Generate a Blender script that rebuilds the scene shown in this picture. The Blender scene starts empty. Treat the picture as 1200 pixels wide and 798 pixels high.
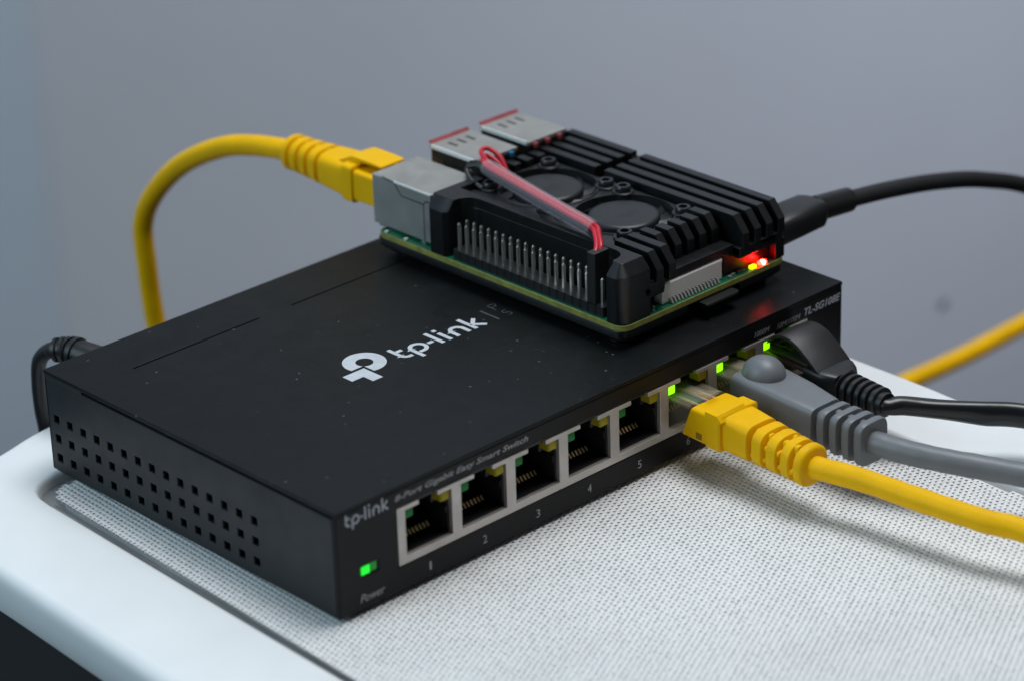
import bpy, bmesh, math, random
from mathutils import Vector, Matrix
random.seed(7)
MM = 0.001
PI = math.pi
scene = bpy.context.scene

# ------------------------------------------------------------------ camera
# solved from the switch (158 x 101 x 25 mm); world: x along its front, y to its back, z up
CAM = dict(pos=(-345.493, -426.237, 318.047), az=0.749222, el=-0.436409, roll=-0.0329608, f=3567.16)
fw = Vector((math.cos(CAM['el'])*math.sin(CAM['az']), math.cos(CAM['el'])*math.cos(CAM['az']), math.sin(CAM['el'])))
rt = fw.cross(Vector((0, 0, 1))).normalized(); up = rt.cross(fw)
cr, sr = math.cos(CAM['roll']), math.sin(CAM['roll'])
R2 = rt*cr + up*sr; U2 = -rt*sr + up*cr
cam_data = bpy.data.cameras.new('camera'); cam = bpy.data.objects.new('camera', cam_data)
scene.collection.objects.link(cam); scene.camera = cam
m = Matrix((R2, U2, -fw)).transposed().to_4x4(); m.translation = Vector(CAM['pos'])*MM
cam.matrix_world = m
cam_data.sensor_width = 36; cam_data.lens = CAM['f']/1200*36
cam_data.clip_start = 0.02; cam_data.clip_end = 20
cam_data.dof.use_dof = True; cam_data.dof.focus_distance = 0.684; cam_data.dof.aperture_fstop = 12.5

def hit(px, py, ax, val):
    """photo pixel (1200x798) -> point in mm on the plane axis = val"""
    d = fw*CAM['f'] + R2*(px-600) - U2*(py-399); o = Vector(CAM['pos'])
    return o + d*((val-o[ax])/d[ax])

# ------------------------------------------------------------------ world and lamps
world = bpy.data.worlds.new('World'); scene.world = world; world.use_nodes = True
bg = world.node_tree.nodes['Background']
bg.inputs[0].default_value = (0.62, 0.70, 0.82, 1); bg.inputs[1].default_value = 0.07
def lamp(name, loc, target, sx, sy, power, col):
    l = bpy.data.lights.new(name, 'AREA'); l.shape = 'RECTANGLE'; l.size = sx*MM; l.size_y = sy*MM
    l.energy = power; l.color = col
    o = bpy.data.objects.new(name, l); scene.collection.objects.link(o)
    o.location = Vector(loc)*MM
    o.rotation_euler = (Vector(target)-Vector(loc)).to_track_quat('-Z', 'Y').to_euler()
    o['kind'] = 'structure'
    return o
lamp('ceiling_light', (300, -20, 1050), (180, 40, 0), 480, 480, 9.2, (0.95, 0.98, 1.0))
lamp('window_light', (-900, 420, 620), (40, 60, 0), 700, 800, 6.6, (0.62, 0.86, 1.0))
lamp('wall_fill_light', (1050, -600, 620), (640, 300, 40), 420, 420, 0.46, (0.97, 0.93, 1.0)).data.spread = math.radians(48)  # unseen fill lamp added to brighten the wall towards the right
scene.view_settings.view_transform = 'Standard'; scene.view_settings.look = 'None'
scene.view_settings.exposure = 0.0; scene.view_settings.gamma = 1.0
scene.view_settings.use_curve_mapping = False

# ------------------------------------------------------------------ materials
def material(name, col, rough=0.5, metal=0.0, var=0.0, vscale=120.0, bump=0.0, bscale=900.0, spec=0.5,
             rvar=0.0, emit=None, estr=0.0, coat=0.0, specks=None):
    mt = bpy.data.materials.new(name); mt.use_nodes = True
    nt = mt.node_tree; b = nt.nodes['Principled BSDF']
    b.inputs['Base Color'].default_value = (*col, 1); b.inputs['Roughness'].default_value = rough
    b.inputs['Metallic'].default_value = metal; b.inputs['Specular IOR Level'].default_value = spec
    b.inputs['Coat Weight'].default_value = coat; b.inputs['Coat Roughness'].default_value = 0.15
    if emit:
        b.inputs['Emission Color'].default_value = (*emit, 1); b.inputs['Emission Strength'].default_value = estr
    tc = nt.nodes.new('ShaderNodeTexCoord')
    def noise(scale, detail=3):
        n = nt.nodes.new('ShaderNodeTexNoise'); n.inputs['Scale'].default_value = scale
        n.inputs['Detail'].default_value = detail; nt.links.new(tc.outputs['Object'], n.inputs['Vector']); return n
    csock = None
    if var > 0:
        n = noise(vscale); mr = nt.nodes.new('ShaderNodeMapRange')
        mr.inputs[1].default_value = 0.3; mr.inputs[2].default_value = 0.7
        mr.inputs[3].default_value = 1-var; mr.inputs[4].default_value = 1+var
        nt.links.new(n.outputs['Fac'], mr.inputs[0])
        mx = nt.nodes.new('ShaderNodeMix'); mx.data_type = 'RGBA'; mx.blend_type = 'MULTIPLY'; mx.inputs[0].default_value = 1
        mx.inputs[6].default_value = (*col, 1); nt.links.new(mr.outputs[0], mx.inputs[7]); csock = mx.outputs[2]
    for scale, keep in zip(specks or (), (0.86, 0.76)):      # settled dust: small pale flecks of uneven size
        v = nt.nodes.new('ShaderNodeTexVoronoi'); v.inputs['Scale'].default_value = scale
        nt.links.new(tc.outputs['Object'], v.inputs['Vector'])
        sp = nt.nodes.new('ShaderNodeSeparateColor'); nt.links.new(v.outputs['Color'], sp.inputs[0])
        def mth(op, x, y):
            n = nt.nodes.new('ShaderNodeMath'); n.operation = op
            for i, q in enumerate((x, y)):
                if isinstance(q, (int, float)): n.inputs[i].default_value = q
                else: nt.links.new(q, n.inputs[i])
            return n.outputs[0]
        thr = mth('MULTIPLY', sp.outputs[2], mth('MULTIPLY', sp.outputs[2], 0.15))
        on = mth('MULTIPLY', mth('LESS_THAN', v.outputs['Distance'], thr), mth('GREATER_THAN', sp.outputs[0], keep))
        fac = mth('MULTIPLY', on, sp.outputs[1])
        mx = nt.nodes.new('ShaderNodeMix'); mx.data_type = 'RGBA'
        nt.links.new(fac, mx.inputs[0])
        if csock: nt.links.new(csock, mx.inputs[6])
        else: mx.inputs[6].default_value = (*col, 1)
        mx.inputs[7].default_value = (0.085, 0.085, 0.083, 1); csock = mx.outputs[2]
    if csock: nt.links.new(csock, b.inputs['Base Color'])
    if rvar > 0:
        n = noise(vscale*2.3, 4); mr = nt.nodes.new('ShaderNodeMapRange')
        mr.inputs[1].default_value = 0.3; mr.inputs[2].default_value = 0.7
        mr.inputs[3].default_value = max(rough-rvar, 0.02); mr.inputs[4].default_value = rough+rvar
        nt.links.new(n.outputs['Fac'], mr.inputs[0]); nt.links.new(mr.outputs[0], b.inputs['Roughness'])
    if bump > 0:
        n = noise(bscale, 4); bp = nt.nodes.new('ShaderNodeBump'); bp.inputs['Strength'].default_value = bump
        bp.inputs['Distance'].default_value = 0.0002
        nt.links.new(n.outputs['Fac'], bp.inputs['Height']); nt.links.new(bp.outputs[0], b.inputs['Normal'])
    return mt

M = {}
M['wall'] = material('wall_paint', (0.68, 0.765, 0.87), 0.85, var=0.025, vscale=9, bump=0.25, bscale=260)
M['white_plastic'] = material('white_plastic', (0.80, 0.82, 0.83), 0.42, var=0.025, vscale=40, bump=0.05, bscale=1500, rvar=0.08, specks=(70,))
M['recess'] = material('grey_recess', (0.30, 0.305, 0.305), 0.6, var=0.12, vscale=60)
M['underlay'] = material('dark_underlay', (0.36, 0.365, 0.37), 0.8, var=0.2, vscale=50)
M['mesh_fabric'] = material('mesh_fabric', (0.80, 0.795, 0.79), 0.6, var=0.05, vscale=45, bump=0.2, bscale=3000)
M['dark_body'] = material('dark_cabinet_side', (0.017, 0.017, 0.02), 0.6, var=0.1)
M['floor'] = material('floor', (0.10, 0.09, 0.085), 0.6, var=0.15, vscale=6)
M['steel_black'] = material('black_powder_coat', (0.0055, 0.0066, 0.0072), 0.40, var=0.10, vscale=60, bump=0.22, bscale=2600, rvar=0.07, specks=(130, 420), spec=0.17)
M['steel_side'] = material('black_powder_coat_lit_side', (0.0150, 0.0178, 0.0198), 0.48, var=0.12, vscale=90, bump=0.22, bscale=2600, rvar=0.05, spec=0.35)  # same coat as the lid, lighter: light on the side wall painted in
M['front_black'] = material('front_panel_black', (0.0062, 0.0054, 0.0062), 0.46, spec=0.22, var=0.1, vscale=90, bump=0.18, bscale=2600)
M['void'] = material('dark_interior', (0.004, 0.004, 0.004), 0.9)
M['port_plastic'] = material('port_plastic', (0.016, 0.016, 0.017), 0.38)
M['shield'] = material('port_shield_metal', (0.52, 0.475, 0.44), 0.42, metal=0.55, var=0.08, vscale=200, rvar=0.08)
M['gold'] = material('gold_contacts', (0.80, 0.58, 0.30), 0.35, metal=0.8)
M['print_white'] = material('white_print', (0.50, 0.53, 0.57), 0.6, var=0.08, vscale=400)
M['print_grey'] = material('grey_print', (0.36, 0.36, 0.37), 0.6, var=0.1, vscale=400)
M['print_thin'] = material('thin_print', (0.07, 0.073, 0.08), 0.6)
M['led_green_off'] = material('green_led_unlit', (0.008, 0.19, 0.03), 0.5, spec=0.25)
M['led_yellow_off'] = material('yellow_led_unlit', (0.38, 0.31, 0.012), 0.5, spec=0.25)
M['led_green_on'] = material('green_led_lit', (0.1, 0.5, 0.05), 0.4, emit=(0.27, 1.0, 0.0), estr=1.7)
M['led_power_on'] = material('power_led_lit', (0.02, 0.4, 0.05), 0.4, emit=(0.0, 1.0, 0.02), estr=0.85)
M['led_power_dim'] = material('power_led_dim', (0.0, 0.12, 0.01), 0.4, emit=(0.0, 0.5, 0.02), estr=0.22)
M['led_red_on'] = material('red_led_lit', (0.6, 0.05, 0.02), 0.3, emit=(1.0, 0.003, 0.0012), estr=140)
M['led_red_core'] = material('red_led_core', (0.8, 0.3, 0.25), 0.3, emit=(1.0, 0.55, 0.45), estr=6)
M['led_act_on'] = material('activity_led_lit', (0.4, 0.5, 0.02), 0.3, emit=(0.72, 0.85, 0.0), estr=1.4)
M['rubber'] = material('black_rubber', (0.010, 0.010, 0.011), 0.6, bump=0.1, bscale=2000)
M['alu'] = material('black_anodised_aluminium', (0.0052, 0.0056, 0.0062), 0.34, var=0.12, vscale=200, bump=0.2, bscale=4000, rvar=0.06, spec=0.42)
M['fan_plastic'] = material('fan_plastic', (0.0105, 0.0118, 0.0135), 0.42, var=0.08, vscale=200, bump=0.08, bscale=3000)
M['screw'] = material('black_screw', (0.045, 0.047, 0.05), 0.3, metal=0.7)
M['pcb'] = material('green_solder_mask', (0.006, 0.115, 0.055), 0.32, var=0.3, vscale=350, coat=0.3)
M['pcb_edge'] = material('fibreglass_edge', (0.27, 0.26, 0.055), 0.6, var=0.25, vscale=500)
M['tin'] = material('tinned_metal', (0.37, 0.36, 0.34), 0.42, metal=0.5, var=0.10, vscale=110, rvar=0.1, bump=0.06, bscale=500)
M['tin_dark'] = material('dark_tin_and_shade', (0.035, 0.032, 0.026), 0.45, metal=0.6, var=0.3, vscale=200)  # dark metal parts; on the bus sockets it paints their shaded sides
M['tin_bright'] = material('bright_tin_and_highlight', (0.85, 0.85, 0.82), 0.3, metal=0.1)  # solder joints, and highlights painted on the socket edges
M['seam'] = material('seam_dark', (0.012, 0.013, 0.012), 0.7)
M['pin'] = material('header_pin_metal', (0.80, 0.78, 0.72), 0.2, metal=0.9)
M['black_plastic'] = material('black_plastic', (0.011, 0.011, 0.012), 0.42, bump=0.08, bscale=2500)
M['connector_white'] = material('connector_white', (0.70, 0.67, 0.64), 0.5, var=0.04, vscale=300)
M['blue_bit'] = material('blue_plastic', (0.02, 0.16, 0.30), 0.45)
M['red_bit'] = material('dull_red', (0.32, 0.06, 0.07), 0.5, var=0.2, vscale=300)  # dull red for the socket lips and small strips
M['red_wire'] = material('red_wire_insulation', (0.52, 0.012, 0.03), 0.35)
M['black_wire'] = material('black_wire_insulation', (0.012, 0.012, 0.013), 0.4)
M['smd'] = material('component_grey', (0.30, 0.29, 0.27), 0.4, metal=0.3)
M['yellow'] = material('yellow_pvc', (0.86, 0.47, 0.0015), 0.46, var=0.05, vscale=150, bump=0.06, bscale=900, rvar=0.06, spec=0.13)
M['yellow_dark'] = material('yellow_pvc_slot', (0.30, 0.15, 0.004), 0.6)
M['grey_pvc'] = material('grey_pvc', (0.155, 0.165, 0.18), 0.45, var=0.06, vscale=120, bump=0.06, bscale=900)
M['black_pvc'] = material('black_pvc', (0.010, 0.010, 0.011), 0.42, bump=0.06, bscale=1500)
M['black_gloss'] = material('black_glossy_jacket', (0.007, 0.008, 0.009), 0.33, coat=0.05)
M['black_braid'] = material('black_braided_jacket', (0.010, 0.010, 0.011), 0.7, bump=0.6, bscale=1600)
M['hood'] = material('dark_rubber_hood', (0.014, 0.013, 0.014), 0.5, bump=0.15, bscale=900)
M['blue_wire'] = material('blue_conductor', (0.02, 0.13, 0.35), 0.4)
M['green_wire'] = material('green_conductor', (0.02, 0.25, 0.07), 0.4)
M['orange_wire'] = material('orange_conductor', (0.55, 0.22, 0.04), 0.4)
M['brown_wire'] = material('brown_conductor', (0.07, 0.025, 0.015), 0.4)
M['white_wire'] = material('white_conductor', (0.55, 0.52, 0.42), 0.4)
def clear(name, tint, amt, rough):
    mt = bpy.data.materials.new(name); mt.use_nodes = True; nt = mt.node_tree
    out = nt.nodes['Material Output']; b = nt.nodes['Principled BSDF']
    b.inputs['Base Color'].default_value = (*tint, 1); b.inputs['Roughness'].default_value = rough
    t = nt.nodes.new('ShaderNodeBsdfTransparent'); t.inputs[0].default_value = (*[min(1, 0.7+0.3*c/max(tint)) for c in tint], 1)
    mx = nt.nodes.new('ShaderNodeMixShader')
    lw = nt.nodes.new('ShaderNodeLayerWeight'); lw.inputs[0].default_value = 0.35
    mr = nt.nodes.new('ShaderNodeMapRange'); mr.inputs[3].default_value = amt; mr.inputs[4].default_value = min(1, amt+0.30)
    nt.links.new(lw.outputs['Facing'], mr.inputs[0]); nt.links.new(mr.outputs[0], mx.inputs[0])
    nt.links.new(t.outputs[0], mx.inputs[1]); nt.links.new(b.outputs[0], mx.inputs[2]); nt.links.new(mx.outputs[0], out.inputs['Surface'])
    return mt
M['sleeve'] = clear('clear_sleeve', (0.55, 0.52, 0.55), 0.035, 0.18)
M['clear_plug'] = clear('clear_plug_plastic', (0.50, 0.44, 0.34), 0.12, 0.12)
M['yellow_plug'] = clear('amber_plug_plastic', (0.62, 0.34, 0.01), 0.55, 0.2)
M['dark_plug'] = clear('smoky_plug_plastic', (0.05, 0.035, 0.028), 0.5, 0.15)

# ------------------------------------------------------------------ mesh helpers (all in mm)
def link(o): scene.collection.objects.link(o); return o
def empty(name, loc, label, cat, group=None, rotz=0.0):
    o = link(bpy.data.objects.new(name, None)); o.empty_display_size = 0.01
    o.location = Vector(loc)*MM; o.rotation_euler = (0, 0, rotz)
    o['label'] = label; o['category'] = cat
    if group: o['group'] = group
    return o
def finish(bm, name, mat, parent=None, smooth=True, bevel=0.0, seg=2, angle=35, sc=1.0, loc=(0, 0, 0), recalc=True, mats=None):
    """bmesh in mm -> one mesh object"""
    if recalc: bmesh.ops.recalc_face_normals(bm, faces=bm.faces)
    me = bpy.data.meshes.new(name)
    bm.transform(Matrix.Scale(MM*sc, 4)); bm.to_mesh(me); bm.free()
    for mm_ in (mats or [mat]): me.materials.append(mm_)
    o = link(bpy.data.objects.new(name, me)); o.location = Vector(loc)*MM
    if parent: o.parent = parent
    if smooth:
        me.shade_smooth(); me.set_sharp_from_angle(angle=math.radians(angle))
    if bevel > 0:
        b = o.modifiers.new('bevel', 'BEVEL'); b.width = bevel*MM*sc; b.segments = seg; b.limit_method = 'ANGLE'
        b.angle_limit = math.radians(40); b.harden_normals = True
    return o
def NB(): return bmesh.new()
def quad(bm, vs):
    try: return bm.faces.new(vs)
    except ValueError: return None
def box(bm, x0, x1, y0, y1, z0, z1):
    v = [bm.verts.new(p) for p in ((x0,y0,z0),(x1,y0,z0),(x1,y1,z0),(x0,y1,z0),(x0,y0,z1),(x1,y0,z1),(x1,y1,z1),(x0,y1,z1))]
    fs = [bm.faces.new([v[i] for i in f]) for f in ((3,2,1,0),(4,5,6,7),(0,1,5,4),(1,2,6,5),(2,3,7,6),(3,0,4,7))]
    return fs
def prism(bm, poly, z0, z1, fn=lambda p: p):
    """poly: 2D list, extruded z0..z1; fn maps (a,b,c) to a point"""
    lo = [bm.verts.new(fn((a, b, z0))) for a, b in poly]; hi = [bm.verts.new(fn((a, b, z1))) for a, b in poly]
    n = len(poly); bm.faces.new(lo[::-1]); bm.faces.new(hi); side = []
    for i in range(n): side.append(bm.faces.new((lo[i], lo[(i+1) % n], hi[(i+1) % n], hi[i])))
    return side
def loft(bm, rings, cap=True):
    """rings: lists of points of equal length"""
    vs = [[bm.verts.new(p) for p in r] for r in rings]; n = len(vs[0])
    for a, b in zip(vs, vs[1:]):
        for i in range(n): quad(bm, (a[i], a[(i+1) % n], b[(i+1) % n], b[i]))
    if cap: bm.faces.new(vs[0][::-1]); bm.faces.new(vs[-1])
    return vs
def circle(cx, cy, r, n=24, a0=0.0): return [(cx+r*math.cos(a0+2*PI*i/n), cy+r*math.sin(a0+2*PI*i/n)) for i in range(n)]
def round_poly(pts, radii, n=5):
    out = []; N = len(pts)
    for i in range(N):
        p = Vector(pts[i]); a = Vector(pts[i-1]); b = Vector(pts[(i+1) % N]); r = radii if not isinstance(radii, (list, tuple)) else radii[i]
        if r <= 0: out.append(tuple(p)); continue
        d1 = (a-p).normalized(); d2 = (b-p).normalized()
        ang = d1.angle(d2); t = min(r/math.tan(ang/2), (a-p).length*0.49, (b-p).length*0.49)
        s, e = p+d1*t, p+d2*t
        for k in range(n+1):
            u = k/n; q = s*(1-u)**2 + p*2*u*(1-u) + e*u*u; out.append((q.x, q.y))
    return out
def rrect(x0, x1, y0, y1, r, n=5): return round_poly([(x0,y0),(x1,y0),(x1,y1),(x0,y1)], r, n)
def catmull(pts, per=10):
    P = [Vector(p) for p in pts]; P = [P[0]*2-P[1]] + P + [P[-1]*2-P[-2]]; out = []
    for i in range(1, len(P)-2):
        a, b, c, d = P[i-1:i+3]
        for k in range(per):
            t = k/per
            out.append(0.5*((2*b)+(c-a)*t+(2*a-5*b+4*c-d)*t*t+(3*b-a-3*c+d)*t**3))
    out.append(P[-2]); return out
def tube(bm, path, r, n=16, r2=None, twist=None, cap=True):
    """sweep a circle (or ellipse r,r2 turned by twist(i)) along a path"""
    P = [Vector(p) for p in path]; rings = []
    t0 = (P[1]-P[0]).normalized(); nrm = t0.orthogonal().normalized()
    if abs(t0.z) < 0.9: nrm = (Vector((0, 0, 1))-t0*t0.z).normalized()
    for i, p in enumerate(P):
        t = (P[min(i+1, len(P)-1)]-P[max(i-1, 0)]).normalized()
        nrm = (nrm - t*nrm.dot(t)).normalized(); bi = t.cross(nrm)
        ra = r(i) if callable(r) else r; rb = (r2(i) if callable(r2) else r2) if r2 is not None else ra
        tw = twist(i) if twist else 0
        ring = []
        for k in range(n):
            a = 2*PI*k/n; u, v = ra*math.cos(a), rb*math.sin(a)
            u, v = u*math.cos(tw)-v*math.sin(tw), u*math.sin(tw)+v*math.cos(tw)
            ring.append(p+nrm*u+bi*v)
        rings.append(ring)
    loft(bm, rings, cap)
def superring(w, h, e=0.5, n=32):
    out = []
    for k in range(n):
        a = 2*PI*(k+0.5)/n; c, s = math.cos(a), math.sin(a)
        out.append((w*math.copysign(abs(c)**e, c), h*math.copysign(abs(s)**e, s)))
    return out
def grid_plate(bm, xs, zs, solid, y0, y1, fn=lambda a, b, c: (a, b, c)):
    """a plate of thickness y0..y1 with cells (i,j) solid or open: real openings with walls"""
    nx, nz = len(xs), len(zs); F = {}; B = {}
    def fv(i, j):
        if (i, j) not in F: F[i, j] = bm.verts.new(fn(xs[i], y0, zs[j])); B[i, j] = bm.verts.new(fn(xs[i], y1, zs[j]))
        return F[i, j], B[i, j]
    S = lambda i, j: 0 <= i < nx-1 and 0 <= j < nz-1 and solid(i, j)
    for i in range(nx-1):
        for j in range(nz-1):
            if not S(i, j): continue
            c = [fv(i, j), fv(i+1, j), fv(i+1, j+1), fv(i, j+1)]
            quad(bm, [q[0] for q in c]); quad(bm, [q[1] for q in c][::-1])
            for (di, dj, a, b) in ((0, -1, 0, 1), (1, 0, 1, 2), (0, 1, 2, 3), (-1, 0, 3, 0)):
                if not S(i+di, j+dj): quad(bm, (c[a][0], c[a][1], c[b][1], c[b][0]))
def ribbon(bm, pts, w, fn, t0, t1, closed=False):
    """flat stroke of width w along a 2D polyline, mitred, from height t0 to t1"""
    P = [Vector(p) for p in pts]; n = len(P); Ls = []; Rs = []
    for i in range(n):
        a = P[i-1] if (i > 0 or closed) else None; b = P[(i+1) % n] if (i < n-1 or closed) else None
        d1 = (P[i]-a).normalized() if a is not None else None; d2 = (b-P[i]).normalized() if b is not None else None
        if d1 is None: d1 = d2
        if d2 is None: d2 = d1
        n1 = Vector((-d1.y, d1.x)); n2 = Vector((-d2.y, d2.x)); mm_ = (n1+n2).normalized(); k = 1/max(0.4, mm_.dot(n1))
        Ls.append(P[i]+mm_*k*w/2); Rs.append(P[i]-mm_*k*w/2)
    rings = []
    for l, r in zip(Ls, Rs): rings.append([fn(l.x, l.y, t0), fn(r.x, r.y, t0), fn(r.x, r.y, t1), fn(l.x, l.y, t1)])
    if closed:
        rings.append(rings[0]); loft(bm, rings, False); bmesh.ops.remove_doubles(bm, verts=bm.verts, dist=1e-5)
    else: loft(bm, rings, True)
def text_into(bm, s, fn, x0, x1, zc, height=None, shear=0.0, bold=0.0, thick=0.05):
    """letters laid from x0 to x1 about the line zc; fn(a, b, c) -> point, c = height above the surface"""
    cu = bpy.data.curves.new('t', 'FONT'); cu.body = s; cu.shear = shear; cu.offset = bold; cu.resolution_u = 3
    ob = bpy.data.objects.new('t', cu); link(ob)
    dg = bpy.context.evaluated_depsgraph_get()
    me = bpy.data.meshes.new_from_object(ob.evaluated_get(dg)); bpy.data.objects.remove(ob); bpy.data.curves.remove(cu)
    xs = [v.co.x for v in me.vertices]; ys = [v.co.y for v in me.vertices]
    k = (x1-x0)/(max(xs)-min(xs)); ky = k if height is None else height/(max(ys)-min(ys)); ym = (max(ys)+min(ys))/2
    tmp = bmesh.new(); tmp.from_mesh(me); bpy.data.meshes.remove(me)
    r = bmesh.ops.extrude_face_region(tmp, geom=tmp.faces[:])
    top = set(v for v in r['geom'] if isinstance(v, bmesh.types.BMVert))
    mp = {}
    for v in tmp.verts: mp[v] = bm.verts.new(fn(x0+(v.co.x-min(xs))*k, zc+(v.co.y-ym)*ky, thick if v in top else -0.02))
    for f in tmp.faces: quad(bm, [mp[v] for v in f.verts])
    tmp.free()
def arc(cx, cy, r, a0, a1, n=10, ry=None):
    ry = r if ry is None else ry
    return [(cx+r*math.cos(math.radians(a0+(a1-a0)*i/n)), cy+ry*math.sin(math.radians(a0+(a1-a0)*i/n))) for i in range(n+1)]
def wordmark(bm, fn, x0, y0, k, w, t1=0.05):
    """the lower-case wordmark in even strokes; unit = x-height, origin at base line"""
    T = lambda a, b, c: fn(x0+a*k, y0+b*k, c)
    R = lambda pts: ribbon(bm, pts, w, T, -0.02, t1)
    R([(0.10, 1.42), (0.10, 0.45)] + arc(0.45, 0.45, 0.35, 180, 270, 6) + [(0.62, 0.10)]); R([(0.20, 0.92), (0.60, 0.92)])
    R([(0.95, -0.45), (0.95, 0.52)] + arc(1.38, 0.52, 0.43, 180, -90, 18) + [(1.12, 0.09)])
    R([(2.03, 0.52), (2.40, 0.52)])
    R([(2.68, 1.5), (2.68, 0.0)]); R([(3.22, 1.04), (3.22, 0.0)]); R([(3.22, 1.5), (3.22, 1.26)])
    R([(3.76, 0.0), (3.76, 0.56)] + arc(4.14, 0.56, 0.38, 180, 0, 12) + [(4.52, 0.0)])
    R([(5.00, 1.5), (5.00, 0.0)]); R([(5.68, 1.02), (5.17, 0.52), (5.72, 0.0)])

# ------------------------------------------------------------------ setting: wall, floor
WY = 300
edge = hit(20, 250, 1, WY).x
bm = NB()
prof = [(2600, WY)] + [(edge+40, WY)] + [(edge+18*(1-math.sin(a)), WY+18*(1-math.cos(a))) for a in [i*PI/6.2/8 for i in range(9)]]
prof += [(prof[-1][0]-400, WY+4+400*math.tan(PI/6.2))]
for a, b in zip(prof, prof[1:]):
    quad(bm, [bm.verts.new(p) for p in ((a[0], a[1], -750), (b[0], b[1], -750), (b[0], b[1], 1500), (a[0], a[1], 1500))])
bmesh.ops.remove_doubles(bm, verts=bm.verts, dist=0.01)
sp = hit(1105, 357, 1, WY)
wall = finish(bm, 'wall', M['wall'], angle=60); wall['kind'] = 'structure'
bm = NB()
prism(bm, [(sp.x+math.cos(a)*(2.6+0.7*math.sin(3*a)), sp.z+math.sin(a)*(2.2+0.5*math.cos(2*a))) for a in [i*2*PI/14 for i in range(14)]], WY-0.5, WY+0.4, lambda p: (p[0], p[2], p[1]))
finish(bm, 'scuff_mark', material('scuff_grey', (0.17, 0.18, 0.20), 0.9), wall)
bm = NB(); v = [bm.verts.new(p) for p in ((-2500, -2500, -700), (3000, -2500, -700), (3000, 900, -700), (-2500, 900, -700))]; bm.faces.new(v)
finish(bm, 'floor', M['floor'], smooth=False)['kind'] = 'structure'

# ------------------------------------------------------------------ the cabinet it all stands on
cab = empty('cabinet', (70, -40, -700), 'white plastic cabinet top with inset perforated mesh panel over dark side', 'cabinet')
COFF = Vector((-70, 40, 700))
def cabobj(bm, *a, **k):
    bm.transform(Matrix.Translation(COFF)); return finish(bm, *a, **k, parent=cab)
outline = catmull([(-52,-190,0),(-44,-70,0),(-39.5,9.5,0),(-36.6,60,0),(-35,92,0),(-32,108,0),(-21,114.6,0),(-1.6,119.9,0),(16,123.6,0),(70,128,0),(125,127,0),(156,118,0),(168,96,0),(171.8,50,0),(171.9,11,0),(172,-11,0),(171.2,-31,0),(167,-110,0),(160,-190,0),(140,-212,0),(55,-220,0),(-36,-212,0),(-52,-190,0)], 8)[:-1]
outline = [(p.x, p.y) for p in outline]
recess = round_poly([(-10.0, 99.8), (-20.5, -180), (140, -180), (152, 99.8)][::-1], 10, 8)
panel = round_poly([(-7.3, 93.6), (-18.6, -176), (136, -176), (147.5, 93.6)][::-1], 7, 8)
CC = Vector((70, -40))
def radial(poly, n=360):
    out = []; N = len(poly)
    for i in range(n):
        a = 2*PI*i/n; d = Vector((math.cos(a), math.sin(a))); best = 0
        for k in range(N):
            p = Vector(poly[k])-CC; q = Vector(poly[(k+1) % N])-CC; e = q-p
            den = d.x*e.y-d.y*e.x
            if abs(den) < 1e-9: continue
            t = (p.x*e.y-p.y*e.x)/den; u = (p.x*d.y-p.y*d.x)/den
            if t > 0 and -1e-6 <= u <= 1+1e-6: best = max(best, t)
        out.append(best)
    return out
ro, rr = radial(outline), radial(recess)
def ringat(rad, off, z): return [(CC.x+(r+off)*math.cos(2*PI*i/360), CC.y+(r+off)*math.sin(2*PI*i/360), z) for i, r in enumerate(rad)]
bm = NB()
rings = [ringat(rr, -1.3, -3.6), ringat(rr, -0.8, -1.9), ringat(rr, -0.35, -1.2), ringat(rr, 0.4, -1.0)]
for k in range(9):
    a = PI/2*k/8; rings.append(ringat(ro, -4.0+4.0*math.sin(a), -5.0+4.0*math.cos(a)))
rings += [ringat(ro, 0.1, -11), ringat(ro, -0.4, -11.4), ringat(ro, -6, -11.4)]
loft(bm, rings, False)
cabobj(bm, 'lid', M['white_plastic'], angle=60)
bm = NB(); loft(bm, [ringat(rr, -1.2, -3.9), ringat(rr, -1.2, -3.3)]); cabobj(bm, 'recess_floor', M['recess'])
bm = NB(); pr = radial(panel); loft(bm, [ringat(pr, -1.6, -3.35), ringat(pr, -1.4, -2.2)]); cabobj(bm, 'panel_backing', M['underlay'])
bm = NB(); loft(bm, [ringat(ro, -5, -700), ringat(ro, -5, -11.3)]); cabobj(bm, 'side_panel', M['dark_body'], angle=50)

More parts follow.
